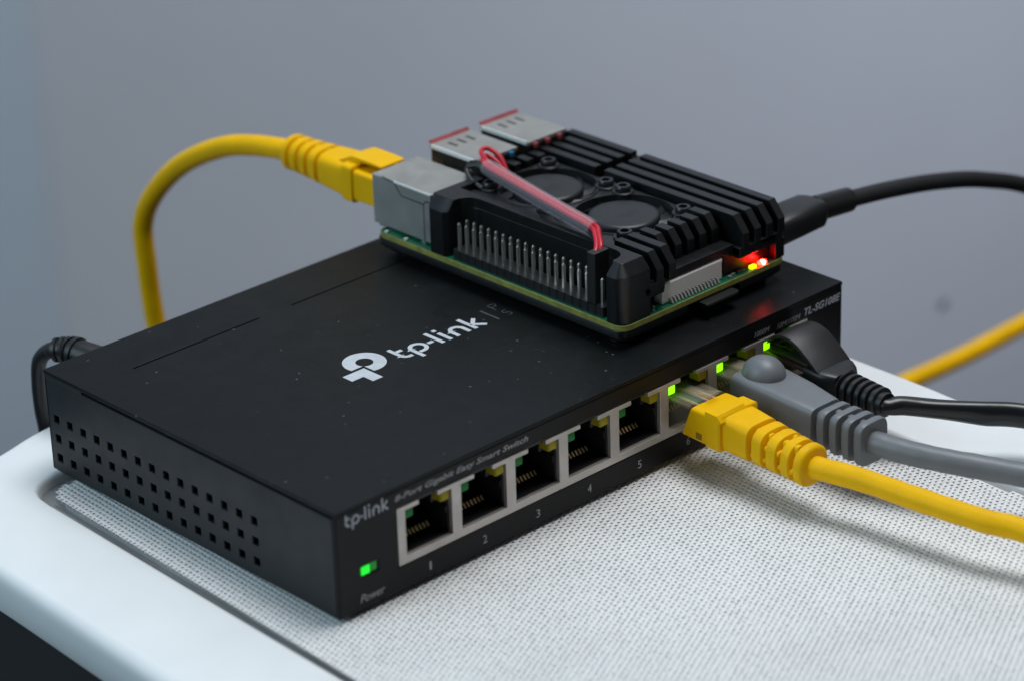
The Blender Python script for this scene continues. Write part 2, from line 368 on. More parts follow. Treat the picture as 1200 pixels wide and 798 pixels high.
# perforated panel: real holes, staggered columns 1.33 mm apart, 1.42 mm pitch
def perforated():
    th = math.radians(2.7); ct, st = math.cos(th), math.sin(th); px, py = 1.33, 1.42
    V = []; F = []
    poly = [Vector(p) for p in panel]; N = len(poly)
    def spans(x):      # y-range of the (convex) panel along the rotated column
        ys = []
        for i in range(N):
            a = poly[i]; b = poly[(i+1) % N]
            ax = (a.x)*ct-a.y*st; bx = (b.x)*ct-b.y*st
            if (ax-x)*(bx-x) < 0:
                u = (x-ax)/(bx-ax); p = a+(b-a)*u; ys.append(p.x*st+p.y*ct)
        return (min(ys), max(ys)) if len(ys) >= 2 else None
    outer = [(0.5, 0), (0.5, 0.5), (0, 0.5), (-0.5, 0.5), (-0.5, 0), (-0.5, -0.5), (0, -0.5), (0.5, -0.5)]
    rnd = random.Random(3)
    for c in range(-60, 190):
        x = c*px; s = spans(x)
        if not s: continue
        r0 = math.ceil(s[0]/py); r1 = math.floor(s[1]/py)
        for r in range(r0, r1+1):
            y = (r+(0.5 if c % 2 else 0.0))*py
            if y < -150: continue
            rad = 0.375+rnd.uniform(-0.06, 0.05); dx, dy, dz = rnd.uniform(-.08, .08), rnd.uniform(-.08, .08), rnd.uniform(-.05, .03)
            b = len(V)
            ring1 = [(x+a*px*1.01, y+q*py*1.01, -0.98 if i_ % 2 else -1.06) for i_, (a, q) in enumerate(outer)]
            ring2 = [(x+dx+rad*1.1*math.cos(i*PI/4), y+dy+rad*0.92*math.sin(i*PI/4), -1.13+dz*0.5) for i in range(8)]
            ring3 = [(x+dx+rad*0.92*math.cos(i*PI/4), y+dy+rad*0.75*math.sin(i*PI/4), -1.75) for i in range(8)]
            for (X, Y, Z) in ring1+ring2+ring3: V.append((X*ct+Y*st, -X*st+Y*ct, Z))
            for i in range(8):
                j = (i+1) % 8
                F.append((b+i, b+j, b+8+j, b+8+i)); F.append((b+8+i, b+8+j, b+16+j, b+16+i))
    return V, F
V, F = perforated()
me = bpy.data.meshes.new('mesh_panel')
me.from_pydata([((x+COFF.x)*MM, (y+COFF.y)*MM, (z+COFF.z)*MM) for x, y, z in V], [], F); me.update()
me.materials.append(M['mesh_fabric'])
mp = link(bpy.data.objects.new('mesh_panel', me)); mp.parent = cab; mp['kind'] = 'stuff'

# ------------------------------------------------------------------ the network switch
W, D, H = 158.0, 101.0, 25.0
sw = empty('network_switch', (79, 50, -1), 'flat black metal eight-port network switch with white wordmark on its lid', 'network switch')
SO = Vector((-79, -50, 1))
def swobj(bm, *a, parent=None, **k):
    bm.transform(Matrix.Translation(SO)); return finish(bm, *a, **k, parent=parent or sw)
P0, PITCH, PW = 18.8, 15.9, 13.1                      # port openings, measured
FX0, FX1, FZ0, FZ1 = 16.5, P0+7*PITCH+PW+2.2, 6.2, 19.7
# front panel: one sheet with the long port opening and the power-light window
bm = NB()
xs = [0.0, 6.4, 10.9, FX0, FX1, W]; zs = [0.0, FZ0, 7.9, 9.9, FZ1, 24.2]
grid_plate(bm, xs, zs, lambda i, j: not ((i == 3 and 1 <= j <= 3) or (i == 1 and j == 2)), 0.0, 1.2)
swobj(bm, 'front_panel', M['front_black'], bevel=0.55, seg=3)
# lid: top sheet with folded lip and the slits behind it
bm = NB()
xs = [0.0, 14.3, 51.0, 60.8, 97.5, 107.3, 144.0, W]; ys = [0.0, 86.0, 86.45, D]
grid_plate(bm, xs, ys, lambda i, j: not (j == 1 and i in (1, 3, 5)), 24.0, H, lambda a, b, c: (a, c, b))
swobj(bm, 'lid', M['steel_black'], bevel=0.6, seg=3)
# bottom tray: left wall with 45 vent holes, right wall, rear, floor
hy = [97.75-5.04*i for i in range(15)]; hz = [13.4, 8.5, 3.55]; hs = 0.98
def vented_wall(x_out, x_in):
    bm = NB()
    ys = sorted([1.3, D] + [y-hs for y in hy] + [y+hs for y in hy]); zs = sorted([0.0, 23.2] + [z-hs for z in hz] + [z+hs for z in hz])
    def solid(i, j): return not (i % 2 == 1 and j % 2 == 1 and 0 < i < len(ys)-1 and 0 < j < len(zs)-1)
    grid_plate(bm, ys, zs, solid, x_out, x_in, lambda a, b, c: (b, a, c))
    # upstand behind the lid's notch
    xa, xb = sorted((x_out, x_in)); box(bm, xa+0.01, xb-0.01, 86.9, D, 23.15, 24.05)
    return bm
swobj(vented_wall(0.15, 1.0), 'side_wall', M['steel_side'], bevel=0.22, seg=2)
swobj(vented_wall(W-0.15, W-1.0), 'side_wall', M['steel_side'], bevel=0.22, seg=2)
bm = NB(); box(bm, 0.15, W-0.15, D-0.9, D-0.02, 0.02, 23.95); swobj(bm, 'rear_wall', M['steel_side'], bevel=0.3)
bm = NB(); box(bm, 0.2, W-0.2, 0.4, D-0.2, 0.0, 0.8); swobj(bm, 'base_plate', M['steel_side'])
bm = NB(); box(bm, 2.4, W-2.4, 19, D-2, 1.0, 23.4); swobj(bm, 'dark_interior', M['void'], smooth=False)
for fx, fy in ((12, 10), (W-12, 10), (12, 88), (W-14, 88)):
    bm = NB(); loft(bm, [[(a, b, z) for a, b in circle(fx, fy, r, 20)] for r, z in ((5.2, -1.03), (5.4, -0.8), (5.0, 0.05))]); swobj(bm, 'rubber_foot', M['rubber'])
FR = lambda a, b, c: (a, -c, b)                       # on the front face
TOPF = lambda a, b, c: (a, b, H+c)                    # on the lid
# port shield: pressed metal frame, notched openings
bm = NB()
xs = [FX0]; kinds = [None]
for k in range(8):
    p = P0+k*PITCH
    xs += [p, p+2.75, p+3.9, p+9.2, p+10.35, p+PW]
xs.append(FX1)
zs = [FZ0, 8.05, 11.6, 12.6, 15.6, 16.4, 18.7, FZ1]
def shield_solid(i, j):
    if i == 0 or i == len(xs)-2: return True
    k = (i-1) % 6
    if k == 5: return True                            # post between ports
    if j == 0: return True
    if j == 6: return k in (0, 1, 3, 4)               # strips above the lights
    return False
grid_plate(bm, xs, zs, shield_solid, -0.25, 0.9)
shield = swobj(bm, 'port_shield', M['shield'], bevel=0.12, seg=1)
port_parts = []
for k in range(8):
    p = P0+k*PITCH
    bm = NB()                                         # the black jack body: a socket 12 mm deep
    a0, a1, z0, z1, yf, yb = p-0.6, p+PW+0.6, 7.6, 19.3, 0.95, 13
    for q in ((a0, p+0.35, yf, yb, z0, z1), (p+PW-0.35, a1, yf, yb, z0, z1), (p+0.35, p+PW-0.35, yf, yb, z0, 8.3), (p+0.35, p+PW-0.35, yf, yb, z1-0.3, z1+0.3), (a0, a1, yb, yb+1, z0, z1)): box(bm, *q)
    for s in (0, 1):                                  # steps under the lights, shelf beside the latch slot
        xa = p+0.35 if s == 0 else p+PW-2.9
        box(bm, xa, xa+2.55, 3.2, yb, 15.4, z1-0.3)
    o = swobj(bm, 'port', M['port_plastic'], smooth=False)
    port_parts.append(o)
    bm = NB()
    for i in range(8):
        x = p+2.6+i*1.02
        prism(bm, [(3.9, 9.6), (4.15, 9.6), (4.75, 10.2), (4.75, 10.55)], x, x+0.42, lambda q: (q[2], q[0], q[1]))
    bm.transform(Matrix.Translation(SO)); finish(bm, 'contacts', M['gold'], o, smooth=False)
    for s, mt in ((0, 'led_green_on' if k in (5, 6, 7) else 'led_green_off'), (1, 'led_yellow_off')):
        xa = p+0.12 if s == 0 else p+PW-2.67
        bm = NB(); loft(bm, [[(x, y, z) for x, z in rrect(xa+i_, xa+2.55-i_, 16.25+i_, 18.62-i_, 0.35)] for y, i_ in ((3.3, 0), (0.55, 0), (0.2, 0.25), (0.1, 0.6))])
        bm.transform(Matrix.Translation(SO)); finish(bm, 'indicator_light', M[mt], o)
    bm = NB()                                         # grounding spring on the right wall
    prism(bm, [(0.2, 12.7), (2.8, 12.4), (2.8, 14.6), (0.2, 14.3)], p+PW-0.75, p+PW-0.35, lambda q: (q[2], q[0]+1.0, q[1]))
    bm.transform(Matrix.Translation(SO)); finish(bm, 'spring', M['tin_dark'], o)
# power light: lit half and dim half
bm = NB(); box(bm, 6.5, 8.7, 0.25, 1.5, 7.95, 9.85); swobj(bm, 'power_light', M['led_power_on'], smooth=False)
bm = NB(); box(bm, 8.75, 10.8, 0.45, 1.5, 7.95, 9.85); swobj(bm, 'power_light', M['led_power_dim'], smooth=False)
# print on the front
bm = NB(); wordmark(bm, FR, 2.7, 20.75, 2.03, 0.2, 0.03); swobj(bm, 'lettering', M['print_white'], smooth=False)
for s, x0, x1, z, h, sh, bo, mt in (('8-Port Gigabit Easy Smart Switch', 16.3, 54.8, 22.0, 1.75, 0.28, 0.012, 'print_grey'), ('1000M', 127.1, 132.3, 21.55, 1.35, 0.28, 0.0, 'print_grey'),
        ('10M/100M', 135.0, 143.0, 21.1, 1.35, 0.28, 0.0, 'print_grey'), ('TL-SG108E', 144.4, 157.2, 21.5, 1.9, 0.28, 0.02, 'print_white'), ('Power', 5.6, 12.4, 2.75, 1.9, 0.28, 0.0, 'print_grey')):
    bm = NB(); text_into(bm, s, FR, x0, x1, z, h, sh, bo, 0.03); swobj(bm, 'lettering', M[mt], smooth=False)
for k in range(8):
    xc = P0+k*PITCH+6.5; w = 0.55 if k == 0 else 1.15
    bm = NB(); text_into(bm, str(k+1), FR, xc-w/2, xc+w/2, 2.9, 1.95, 0.0, 0.0, 0.03); swobj(bm, 'numeral', M['print_grey'], smooth=False)
# print on the lid: emblem, wordmark, thin bar and the first letters beyond it
bm = NB()
cx, cy, Ro, Ri = 51.9, 50.0, 5.05, 2.05
xc, yc = 50.55, 48.75
a_s = math.asin((yc-cy)/Ro); a0 = -math.acos((xc-cx)/Ro); a1 = PI - a_s
outer = [(cx+Ro*math.cos(a0+(a1-a0)*i/40), cy+Ro*math.sin(a0+(a1-a0)*i/40)) for i in range(41)]
b0 = -math.acos((xc-cx)/Ri); b1 = PI-math.asin((yc-cy)/Ri)
inner = [(cx+Ri*math.cos(b0+(b1-b0)*i/40), cy+Ri*math.sin(b0+(b1-b0)*i/40)) for i in range(41)]
loft(bm, [[TOPF(*o_, -0.02), TOPF(*i_, -0.02), TOPF(*i_, 0.04), TOPF(*o_, 0.04)] for o_, i_ in zip(outer, inner)])
prism(bm, [(43.5, 44.5), (46.85, 44.5), (46.85, 41.3), (49.8, 41.3), (49.8, 47.8), (43.5, 47.8)], H-0.02, H+0.04)
swobj(bm, 'emblem', M['print_white'], smooth=False)
bm = NB(); wordmark(bm, TOPF, 59.25, 44.5, 4.45, 0.235, 0.04); swobj(bm, 'lettering', M['print_white'], smooth=False)
bm = NB(); box(bm, 88.25, 88.6, 44.3, 50.9, H-0.02, H+0.04); swobj(bm, 'divider_bar', M['print_thin'], smooth=False)
bm = NB()
T = lambda a, b, c: TOPF(a, b, c)
ribbon(bm, [(91.4, 48.6), (91.4, 51.6)] + arc(92.6, 51.0, 0.75, 90, -90, 6) + [(91.6, 50.2)], 0.16, T, -0.02, 0.04)
ribbon(bm, arc(92.2, 46.4, 0.7, 30, 270, 8) + arc(92.2, 45.0, 0.7, 90, -150, 8), 0.16, T, -0.02, 0.04)
swobj(bm, 'lettering', M['print_thin'], smooth=False)

# ------------------------------------------------------------------ the single-board computer in its finned armour case
# local axes: x from card end to socket end, y from power side to pin-header side; z from the switch lid
SC = 0.985; BZ = 6.09
pi = empty('single_board_computer', (150.03, 10.605, 25.0), 'small single-board computer in black finned heatsink case with twin fans, on the switch', 'computer', rotz=PI/2)
def PO(bm, name, mat, parent=None, **k):
    bm.transform(Matrix.Translation((0, 0, BZ))); return finish(bm, name, mat, parent or pi, sc=SC, **k)
# board
bm = NB(); side = prism(bm, rrect(0, 85, 0, 56, 3.0), -1.45, 0)
for f in side: f.material_index = 1
PO(bm, 'circuit_board', None, mats=[M['pcb'], M['pcb_edge']], bevel=0.12, seg=1)
# bottom plate with a notch for the card
bm = NB()
def plate_ring(i, z): return [(a, b, z) for a, b in round_poly([(0.4+i, 0.4+i), (85.6-i, 0.4+i), (85.6-i, 55.7-i), (0.4+i, 55.7-i), (0.4+i, 34), (5, 34), (5, 16), (0.4+i, 16)], [2.5, 2.5, 2.5, 2.5, 0.3, 0.6, 0.6, 0.3])]
loft(bm, [plate_ring(0.2, -1.5), plate_ring(0, -1.8), plate_ring(0, -3.6), plate_ring(1.6, -5.0)])
for fx, fy in ((6, 6), (6, 50), (79, 6), (79, 50)):
    loft(bm, [[(a, b, z) for a, b in circle(fx, fy, r, 18)] for r, z in ((3.6, -4.6), (3.6, -5.8), (3.2, -6.10))])
PO(bm, 'bottom_plate', M['alu'])
# upper case body
TZ = 14.2
case = None
bm = NB()
prism(bm, round_poly([(0.3, 0.3), (73, 0.3), (73, 38), (66.6, 38), (66.6, 48.2), (58, 48.2), (8, 48.2), (0.3, 48.2), (0.3, 41.6), (6.0, 41.6), (6.0, 16.2), (0.3, 16.2)], [1.5, 0.5, 0.5, 0.5, 0, 0, 0, 0, 0, 0.4, 0.4, 0]), 4.9, 6.9)     # deck under the fins
box(bm, 2.2, 6.2, 16.3, 41.5, 5.6, 7.6)               # shelf above the ribbon connector
box(bm, 0.35, 2.2, 0.35, 3.6, 0.05, 5.0)              # corner leg, power side
box(bm, 2.3, 73, 0.35, 1.6, 3.5, 5.0)
box(bm, 66.5, 72.8, 0.6, 4.0, 0.05, 5.0)
case = PO(bm, 'case_top', M['alu'], bevel=0.25, seg=2)
bm = NB()                                             # header-side wall with its two posts, cut back in a smooth bay round the pins
plan = [(66.6, 38.5), (66.6, 54.4), (65.0, 55.9), (60.4, 55.9), (59.3, 54.8)] + arc(55.3, 52.3, 4.0, 0, -90, 7) + arc(9.5, 51.8, 3.5, 270, 180, 7) + [(6.0, 54.6), (5.2, 55.9), (3.2, 55.9)] + arc(3.2, 53.0, 2.9, 90, 180, 5)[1:] + [(0.3, 46.4), (64.0, 46.4), (64.0, 38.5)]
def inset(poly, d):
    n = len(poly); out = []
    for i in range(n):
        a, p, b = Vector(poly[i-1]), Vector(poly[i]), Vector(poly[(i+1) % n])
        d1, d2 = (p-a).normalized(), (b-p).normalized(); n1, n2 = Vector((-d1.y, d1.x)), Vector((-d2.y, d2.x)); mm_ = (n1+n2).normalized()
        q = p + mm_*d/max(0.5, mm_.dot(n1)); out.append((q.x, q.y))
    return out
prism(bm, plan, 0.04, 11.6)
PO(bm, 'header_wall', M['alu'], case, bevel=0.2, seg=2)
def chamfer_block(poly, cutx, cuty, top):             # chamfered post heads and the sloping wall top
    bm = NB()
    lo = [(a, b, 11.55) for a, b in poly]; hi = []
    for a, b in poly:
        A, B_ = a, b
        if b > cuty: B_ = cuty+(b-cuty)*0.25
        if cutx is not None and a < cutx: A = cutx-(cutx-a)*0.25
        hi.append((A, B_, top))
    loft(bm, [lo, hi]); return bm
left_head = [(66.6, 38.5), (66.6, 54.4), (65.0, 55.9), (60.4, 55.9), (59.3, 54.8)] + arc(55.3, 52.3, 4.0, 0, -90, 7) + [(45, 48.3), (45, 46.4), (64.0, 46.4), (64.0, 38.5)]
PO(chamfer_block(left_head, None, 52.2, TZ), 'case_corner', M['alu'], case, bevel=0.15, seg=2)
right_head = [(22, 46.4), (22, 48.3)] + arc(9.5, 51.8, 3.5, 270, 180, 7) + [(6.0, 54.6), (5.2, 55.9), (3.2, 55.9)] + arc(3.2, 53.0, 2.9, 90, 180, 5)[1:] + [(0.3, 46.4)]
PO(chamfer_block(right_head, 3.6, 52.4, TZ), 'case_corner', M['alu'], case, bevel=0.15, seg=2)
bm = NB(); prism(bm, [(21.9, 46.4), (45.1, 46.4), (45.1, 48.3), (21.9, 48.3)], 11.5, 14.2); PO(bm, 'wall_crest', M['alu'], case, bevel=0.25)
# card-end wall pieces beside the connector
bm = NB(); box(bm, 0.35, 3.0, 41.8, 46.6, 4.2, 7.5); box(bm, 0.9, 3.0, 41.8, 46.6, 5.0, 8.0); PO(bm, 'end_wall', M['alu'], case, bevel=0.2)
bm = NB(); box(bm, 2.6, 3.8, 3.0, 19.4, 0.05, 5.5); PO(bm, 'inner_wall', M['alu'], case)
bm = NB(); box(bm, 0.3, 3.0, 3.6, 16.2, 4.2, 6.85); PO(bm, 'end_wall', M['alu'], case, bevel=0.2)
# fins
def fin(x0, x1, y0, y1, ch0, ch1, zb=6.6):
    bm = NB(); prof = [(x0, zb), (x1, zb)]
    prof += [(x1, TZ-1.2), (x1-0.8, TZ)] if ch1 else [(x1, TZ)]
    prof += [(x0+ch0, TZ), (x0, TZ-ch0*1.25)] if ch0 else [(x0, TZ)]
    prism(bm, prof, y0, y1, lambda p: (p[0], p[2], p[1]))
    PO(bm, 'fin', M['alu'], case, bevel=0.18, seg=2)
bm = NB(); box(bm, 46.0, 49.4, 0.5, 2.6, 6.6, 13.0); box(bm, 46.0, 49.4, 2.6, 15.2, 6.6, 9.5); PO(bm, 'fin_bridge', M['alu'], case)
FP, FT = 4.16, 2.35
for k in range(11):
    y0 = 0.35+FP*k; y1 = y0+FT
    if k < 4: fin(0.3, 46.2, y0, y1, 3.2, 0); fin(49.2, 72.6 if k == 0 else 69.5, y0, y1, 0, 1)
    elif k < 9:
        fin(6.3, 14.0 if k in (4, 8) else 13.0, y0, y1, 2.6, 0)
        if y1 < 38.2: fin(64.6, 69.3, y0, y1, 0, 1)
    else: fin(0.3, 14.0, y0, y1, 3.0, 0)
# fan deck: two square frames with round wells
def square_hole(bm, x0, x1, y0, y1, cx, cy, r, z0, z1, n=48):
    sq = []
    for i in range(n):
        a = 2*PI*i/n+PI/4; c, s = math.cos(a), math.sin(a); tx = ((x1-cx)/c if c > 0 else (x0-cx)/c) if abs(c) > 1e-6 else 1e9; ty = ((y1-cy)/s if s > 0 else (y0-cy)/s) if abs(s) > 1e-6 else 1e9
        t = min(tx, ty); sq.append((cx+c*t, cy+s*t))
    ci = [(cx+r*math.cos(2*PI*i/n+PI/4), cy+r*math.sin(2*PI*i/n+PI/4)) for i in range(n)]
    ring = lambda p, z: [(a, b, z) for a, b in p]
    loft(bm, [ring(sq, z0), ring(sq, z1), ring([(cx+(a-cx)*1.045, cy+(b-cy)*1.045) for a, b in ci], z1), ring([(cx+(a-cx)*1.02, cy+(b-cy)*1.02) for a, b in ci], z1+0.35), ring(ci, z1+0.35), ring(ci, z0)], False)
fans = [(25.9, 28.9), (51.4, 29.1)]
for i, (cx, cy) in enumerate(fans):
    bm = NB(); square_hole(bm, 13.2 if i == 0 else 38.65, 38.65 if i == 0 else 64.5, 16.0, 46.45, cx, cy, 12.15, 6.8, 12.3)
    fan = PO(bm, 'fan', M['fan_plastic'], angle=40)
    bm = NB(); loft(bm, [[(cx+r*math.cos(t*2*PI/40), cy+r*math.sin(t*2*PI/40), z) for t in range(40)] for r, z in ((8.7, 7.5), (8.7, 12.0), (8.35, 12.55), (7.5, 12.72), (1.2, 12.8), (0.7, 12.6), (0.3, 12.6))])
    PO(bm, 'hub', M['fan_plastic'], fan, angle=50)
    bm = NB(); loft(bm, [[(cx+r*math.cos(t*2*PI/40), cy+r*math.sin(t*2*PI/40), z) for t in range(40)] for r, z in ((12.1, 7.0), (12.1, 10.4), (8.6, 10.9), (8.6, 7.0))]); PO(bm, 'shroud_ring', M['fan_plastic'], fan, angle=50)
    for q in range(9):
        a = q*2*PI/9+0.2*i; bm = NB()
        pts = [(8.5, 0.0), (10.0, 0.13), (11.7, 0.30)]
        rings = [[(cx+r*math.cos(a+d+e), cy+r*math.sin(a+d+e), z) for e, z in ((0.0, 10.85), (0.16, 11.5), (0.17, 11.3), (0.0, 10.6))] for r, d in pts]
        loft(bm, rings); PO(bm, 'blade', M['fan_plastic'], fan)
    for sx in (-1, 1):
        for sy in (-1, 1):
            X, Y = cx+sx*9.95, cy+sy*9.9
            bm = NB(); loft(bm, [[(a, b, z) for a, b in circle(X, Y, r, 24)] for r, z in ((2.7, 10.5), (2.7, 12.75), (2.5, 12.9))]); PO(bm, 'screw_boss', M['fan_plastic'], fan)
            bm = NB()
            ring = lambda r, z: [(a, b, z) for a, b in circle(X, Y, r, 24)]
            hexr = lambda r, z: [(X+r*math.cos(t*2*PI/24)/max(abs(math.cos(((t*15+30) % 60-30)*PI/180)), .5)*0.93, Y+r*math.sin(t*2*PI/24)/max(abs(math.cos(((t*15+30) % 60-30)*PI/180)), .5)*0.93, z) for t in range(24)]
            loft(bm, [ring(1.95, 12.8), ring(1.95, 13.9), ring(1.7, 14.25), hexr(1.1, 14.25), hexr(1.05, 13.1)]); PO(bm, 'screw', M['screw'], fan, angle=40)
# pin header: base and 40 pins, fan plug on the second column
bm = NB()
for i in range(20):
    x = 8.37+2.54*i; prism(bm, round_poly([(x-1.27, 50.1), (x+1.27, 50.1), (x+1.27, 55.1), (x-1.27, 55.1)], 0.35, 2), 0.0, 2.5)
hdr = PO(bm, 'pin_header', M['black_plastic'], smooth=False)
def pin_mesh():
    bm = NB(); loft(bm, [[(a, b, z) for a, b in ((-i, -i), (i, -i), (i, i), (-i, i))] for i, z in ((.32, 2.3), (.32, 8.9), (.12, 9.35))])
    bm.transform(Matrix.Scale(MM*SC, 4)); me = bpy.data.meshes.new('pin'); bmesh.ops.recalc_face_normals(bm, faces=bm.faces); bm.to_mesh(me); bm.free(); me.materials.append(M['pin']); return me
pm = pin_mesh()
for i in range(20):
    for y in (51.33, 53.87):
        o = link(bpy.data.objects.new('pin', pm)); o.parent = hdr; o.location = Vector((8.37+2.54*i, y, BZ))*MM*SC
bm = NB(); prism(bm, rrect(9.7, 12.2, 50.1, 55.1, 0.3, 2), 2.55, 15.2); PO(bm, 'fan_plug', M['black_plastic'], bevel=0.2)
# metal network socket
bm = NB(); box(bm, 66.9, 88.4, 38.1, 53.6, 0.55, 13.55); eth = PO(bm, 'network_socket', M['tin'], bevel=0.35, seg=3)
bm = NB()
F3 = lambda a, b, c: (a, 53.6+c, b)
ribbon(bm, [(84.6, 13.62), (80.2, 13.2), (77.6, 10.4), (69.6, 10.4), (69.6, 0.6)], 0.28, F3, -0.1, 0.03)
ribbon(bm, [(69.6, 10.4), (68.7, 11.4), (67.0, 11.4)], 0.28, F3, -0.1, 0.03)
PO(bm, 'seam', M['seam'], eth, smooth=False)
bm = NB(); box(bm, 67.0, 80.2, 53.45, 53.72, 13.1, 13.66); PO(bm, 'edge_highlight', M['tin_bright'], eth, bevel=0.1)  # painted highlight along the top edge
for x in (70.5, 86.0):
    bm = NB(); box(bm, x-0.7, x+0.7, 52.2, 53.3, 0.0, 1.0); PO(bm, 'shield_tab', M['pin'], eth)
# two stacked serial-bus sockets
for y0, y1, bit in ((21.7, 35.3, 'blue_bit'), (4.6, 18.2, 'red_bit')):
    bm = NB(); box(bm, 69.6, 87.0, y0+0.25, y1-0.25, 0.6, 15.2); usb = PO(bm, 'usb_socket', M['tin_dark'], bevel=0.2)  # shade of the metal sides put into a darker body colour
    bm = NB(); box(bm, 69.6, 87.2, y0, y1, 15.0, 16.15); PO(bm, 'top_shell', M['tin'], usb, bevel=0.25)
    bm = NB(); box(bm, 70.2, 86.6, y1-0.22, y1+0.12, 15.2, 16.25); PO(bm, 'edge_highlight', M['tin_bright'], usb, bevel=0.1)  # pale strip painted as the shell's edge highlight
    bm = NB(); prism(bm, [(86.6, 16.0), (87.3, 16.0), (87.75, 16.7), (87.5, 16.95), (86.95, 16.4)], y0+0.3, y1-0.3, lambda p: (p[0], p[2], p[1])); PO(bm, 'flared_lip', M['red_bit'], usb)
    for q in (0.28, 0.5, 0.72):
        yy = y0+(y1-y0)*q
        bm = NB(); prism(bm, rrect(81.0, 84.4, yy-0.4, yy+0.4, 0.2, 2), 16.1, 16.19); PO(bm, 'spring_slot', M['tin_dark'], usb, smooth=False)
    bm = NB(); box(bm, 82.5, 86.6, y1-0.35, y1-0.1, 4.5, 13.0); box(bm, 86.9, 87.15, y0+1, y1-1, 2, 14); PO(bm, 'liner', M['brown_wire'], usb)
    for k in range(1, 9):
        gy = 0.35+FP*k-0.9
        if y0 < gy-0.7 and gy+0.7 < y1:
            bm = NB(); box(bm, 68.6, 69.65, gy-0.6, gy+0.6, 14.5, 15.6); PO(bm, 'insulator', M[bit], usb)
# white ribbon-cable connector
bm = NB(); box(bm, 2.0, 4.6, 20.6, 40.9, 0.15, 5.0); rib = PO(bm, 'ribbon_connector', M['connector_white'], bevel=0.15)
bm = NB(); box(bm, 2.2, 4.5, 20.2, 41.3, 4.2, 5.25); PO(bm, 'latch', M['connector_white'], rib, bevel=0.15)
bm = NB()
for i in range(15):
    y = 22.6+i*1.12; prism(bm, [(2.2, 0.9), (1.6, 0.9), (1.0, 0.05), (0.7, 0.05), (0.7, 0.25), (1.35, 1.25), (2.2, 1.25)], y, y+0.5, lambda p: (p[0], p[2], p[1]))
PO(bm, 'contacts', M['smd'], rib, smooth=False)
# status lights and small board components
bm = NB(); box(bm, 0.5, 1.7, 6.5, 8.7, 0.05, 0.9); red = PO(bm, 'power_light', M['led_red_on'], bevel=0.15)
bm = NB(); loft(bm, [[(x, 7.6+r*math.cos(t*PI/8), 0.6+r*math.sin(t*PI/8)) for t in range(16)] for r, x in ((0.62, 0.7), (0.55, 0.32), (0.3, 0.2))]); loft(bm, [[(1.05+r*math.cos(t*PI/8), 7.6+r*math.sin(t*PI/8), z) for t in range(16)] for r, z in ((0.5, 0.8), (0.45, 1.0), (0.2, 1.06))]); PO(bm, 'glowing_core', M['led_red_core'], red)
bm = NB(); box(bm, 0.3, 1.5, 10.2, 12.0, 0.05, 0.95); PO(bm, 'activity_light', M['led_act_on'], bevel=0.15)
def comp(x, y, w, d, h, mt, name='component'):
    bm = NB(); box(bm, x-w/2, x+w/2, y-d/2, y+d/2, 0.02, h); PO(bm, name, M[mt], smooth=False)
for x, y in ((1.9, 13.4), (1.9, 14.8), (1.7, 17.0), (1.3, 18.6), (2.1, 9.3)): comp(x, y, 0.6, 1.1, 0.5, 'smd')
for x, y in ((1.6, 44.2), (2.6, 45.0), (1.4, 46.4), (2.8, 43.0)): comp(x, y, 0.5, 0.45, 0.3, 'tin_bright', 'solder_joint')
for x, y in ((75, 55.0), (82, 55.1)): comp(x, y, 0.9, 0.8, 0.4, 'tin_bright', 'solder_joint')
# memory card under the board
bm = NB(); prism(bm, rrect(-2.6, 12.0, 19.3, 30.6, 0.8, 3), -2.55, -1.85); card = PO(bm, 'memory_card', M['black_plastic'], bevel=0.1)
bm = NB(); box(bm, -2.72, -2.45, 20.2, 29.8, -2.5, -2.05); PO(bm, 'card_edge', M['tin_dark'], card)
# power-side sockets (dark, seen at the edge)
for x, w in ((11.2, 9.0), (26.0, 7.0), (39.5, 7.0)):
    bm = NB(); box(bm, x-w/2, x+w/2, -1.2, 5.0, 0.05, 3.3); PO(bm, 'side_socket', M['tin_dark'], bevel=0.4)
# fan leads in their clear sleeve
sA, sB = Vector((63.6, 37.6, 16.9)), Vector((17.4, 47.0, 16.5))
bm = NB(); n = 14; path = [sA.lerp(sB, i/n)+Vector((0, 0, -0.25*math.sin(PI*i/n))) for i in range(n+1)]
tube(bm, path, 2.15, 28, cap=False)
sl = PO(bm, 'clear_sleeve', M['sleeve'])
so = sl.modifiers.new('thickness', 'SOLIDIFY'); so.thickness = 0.00022; so.offset = -1
dirv = (sB-sA).normalized(); sidev = dirv.cross(Vector((0, 0, 1))).normalized()
def wire(offs, mat, tail, head):
    c = sidev*offs[0]+Vector((0, 0, offs[1]))
    bm = NB(); pts = [Vector(h) for h in head] + [sA.lerp(sB, t)+c for t in (0.02, 0.25, 0.5, 0.75, 0.98)] + [Vector(t) for t in tail]
    tube(bm, catmull(pts, 8), 0.62, 12); PO(bm, 'fan_lead', M[mat])
wire((-0.55, 0.75), 'red_wire', [(14.6, 48.6, 16.6), (12.0, 50.6, 15.6), (11.2, 51.6, 14.6)], [(63.0, 31.5, 13.0), (66.4, 30.6, 16.6), (69.6, 31.8, 18.6), (69.2, 34.4, 18.4)])
wire((0.62, 0.55), 'red_wire', [(14.9, 49.4, 16.4), (12.4, 51.6, 15.4), (11.2, 53.2, 14.6)], [(62.0, 32.8, 13.0), (65.4, 32.4, 16.0), (68.0, 33.6, 17.6), (67.4, 35.6, 17.6)])
wire((-0.5, -0.8), 'black_wire', [(14.6, 48.2, 15.4), (12.2, 50.4, 14.4), (11.0, 51.4, 13.4)], [(63.5, 39.5, 12.6), (68.0, 38.6, 13.8), (70.5, 37.6, 15.6), (68.0, 37.0, 16.8)])
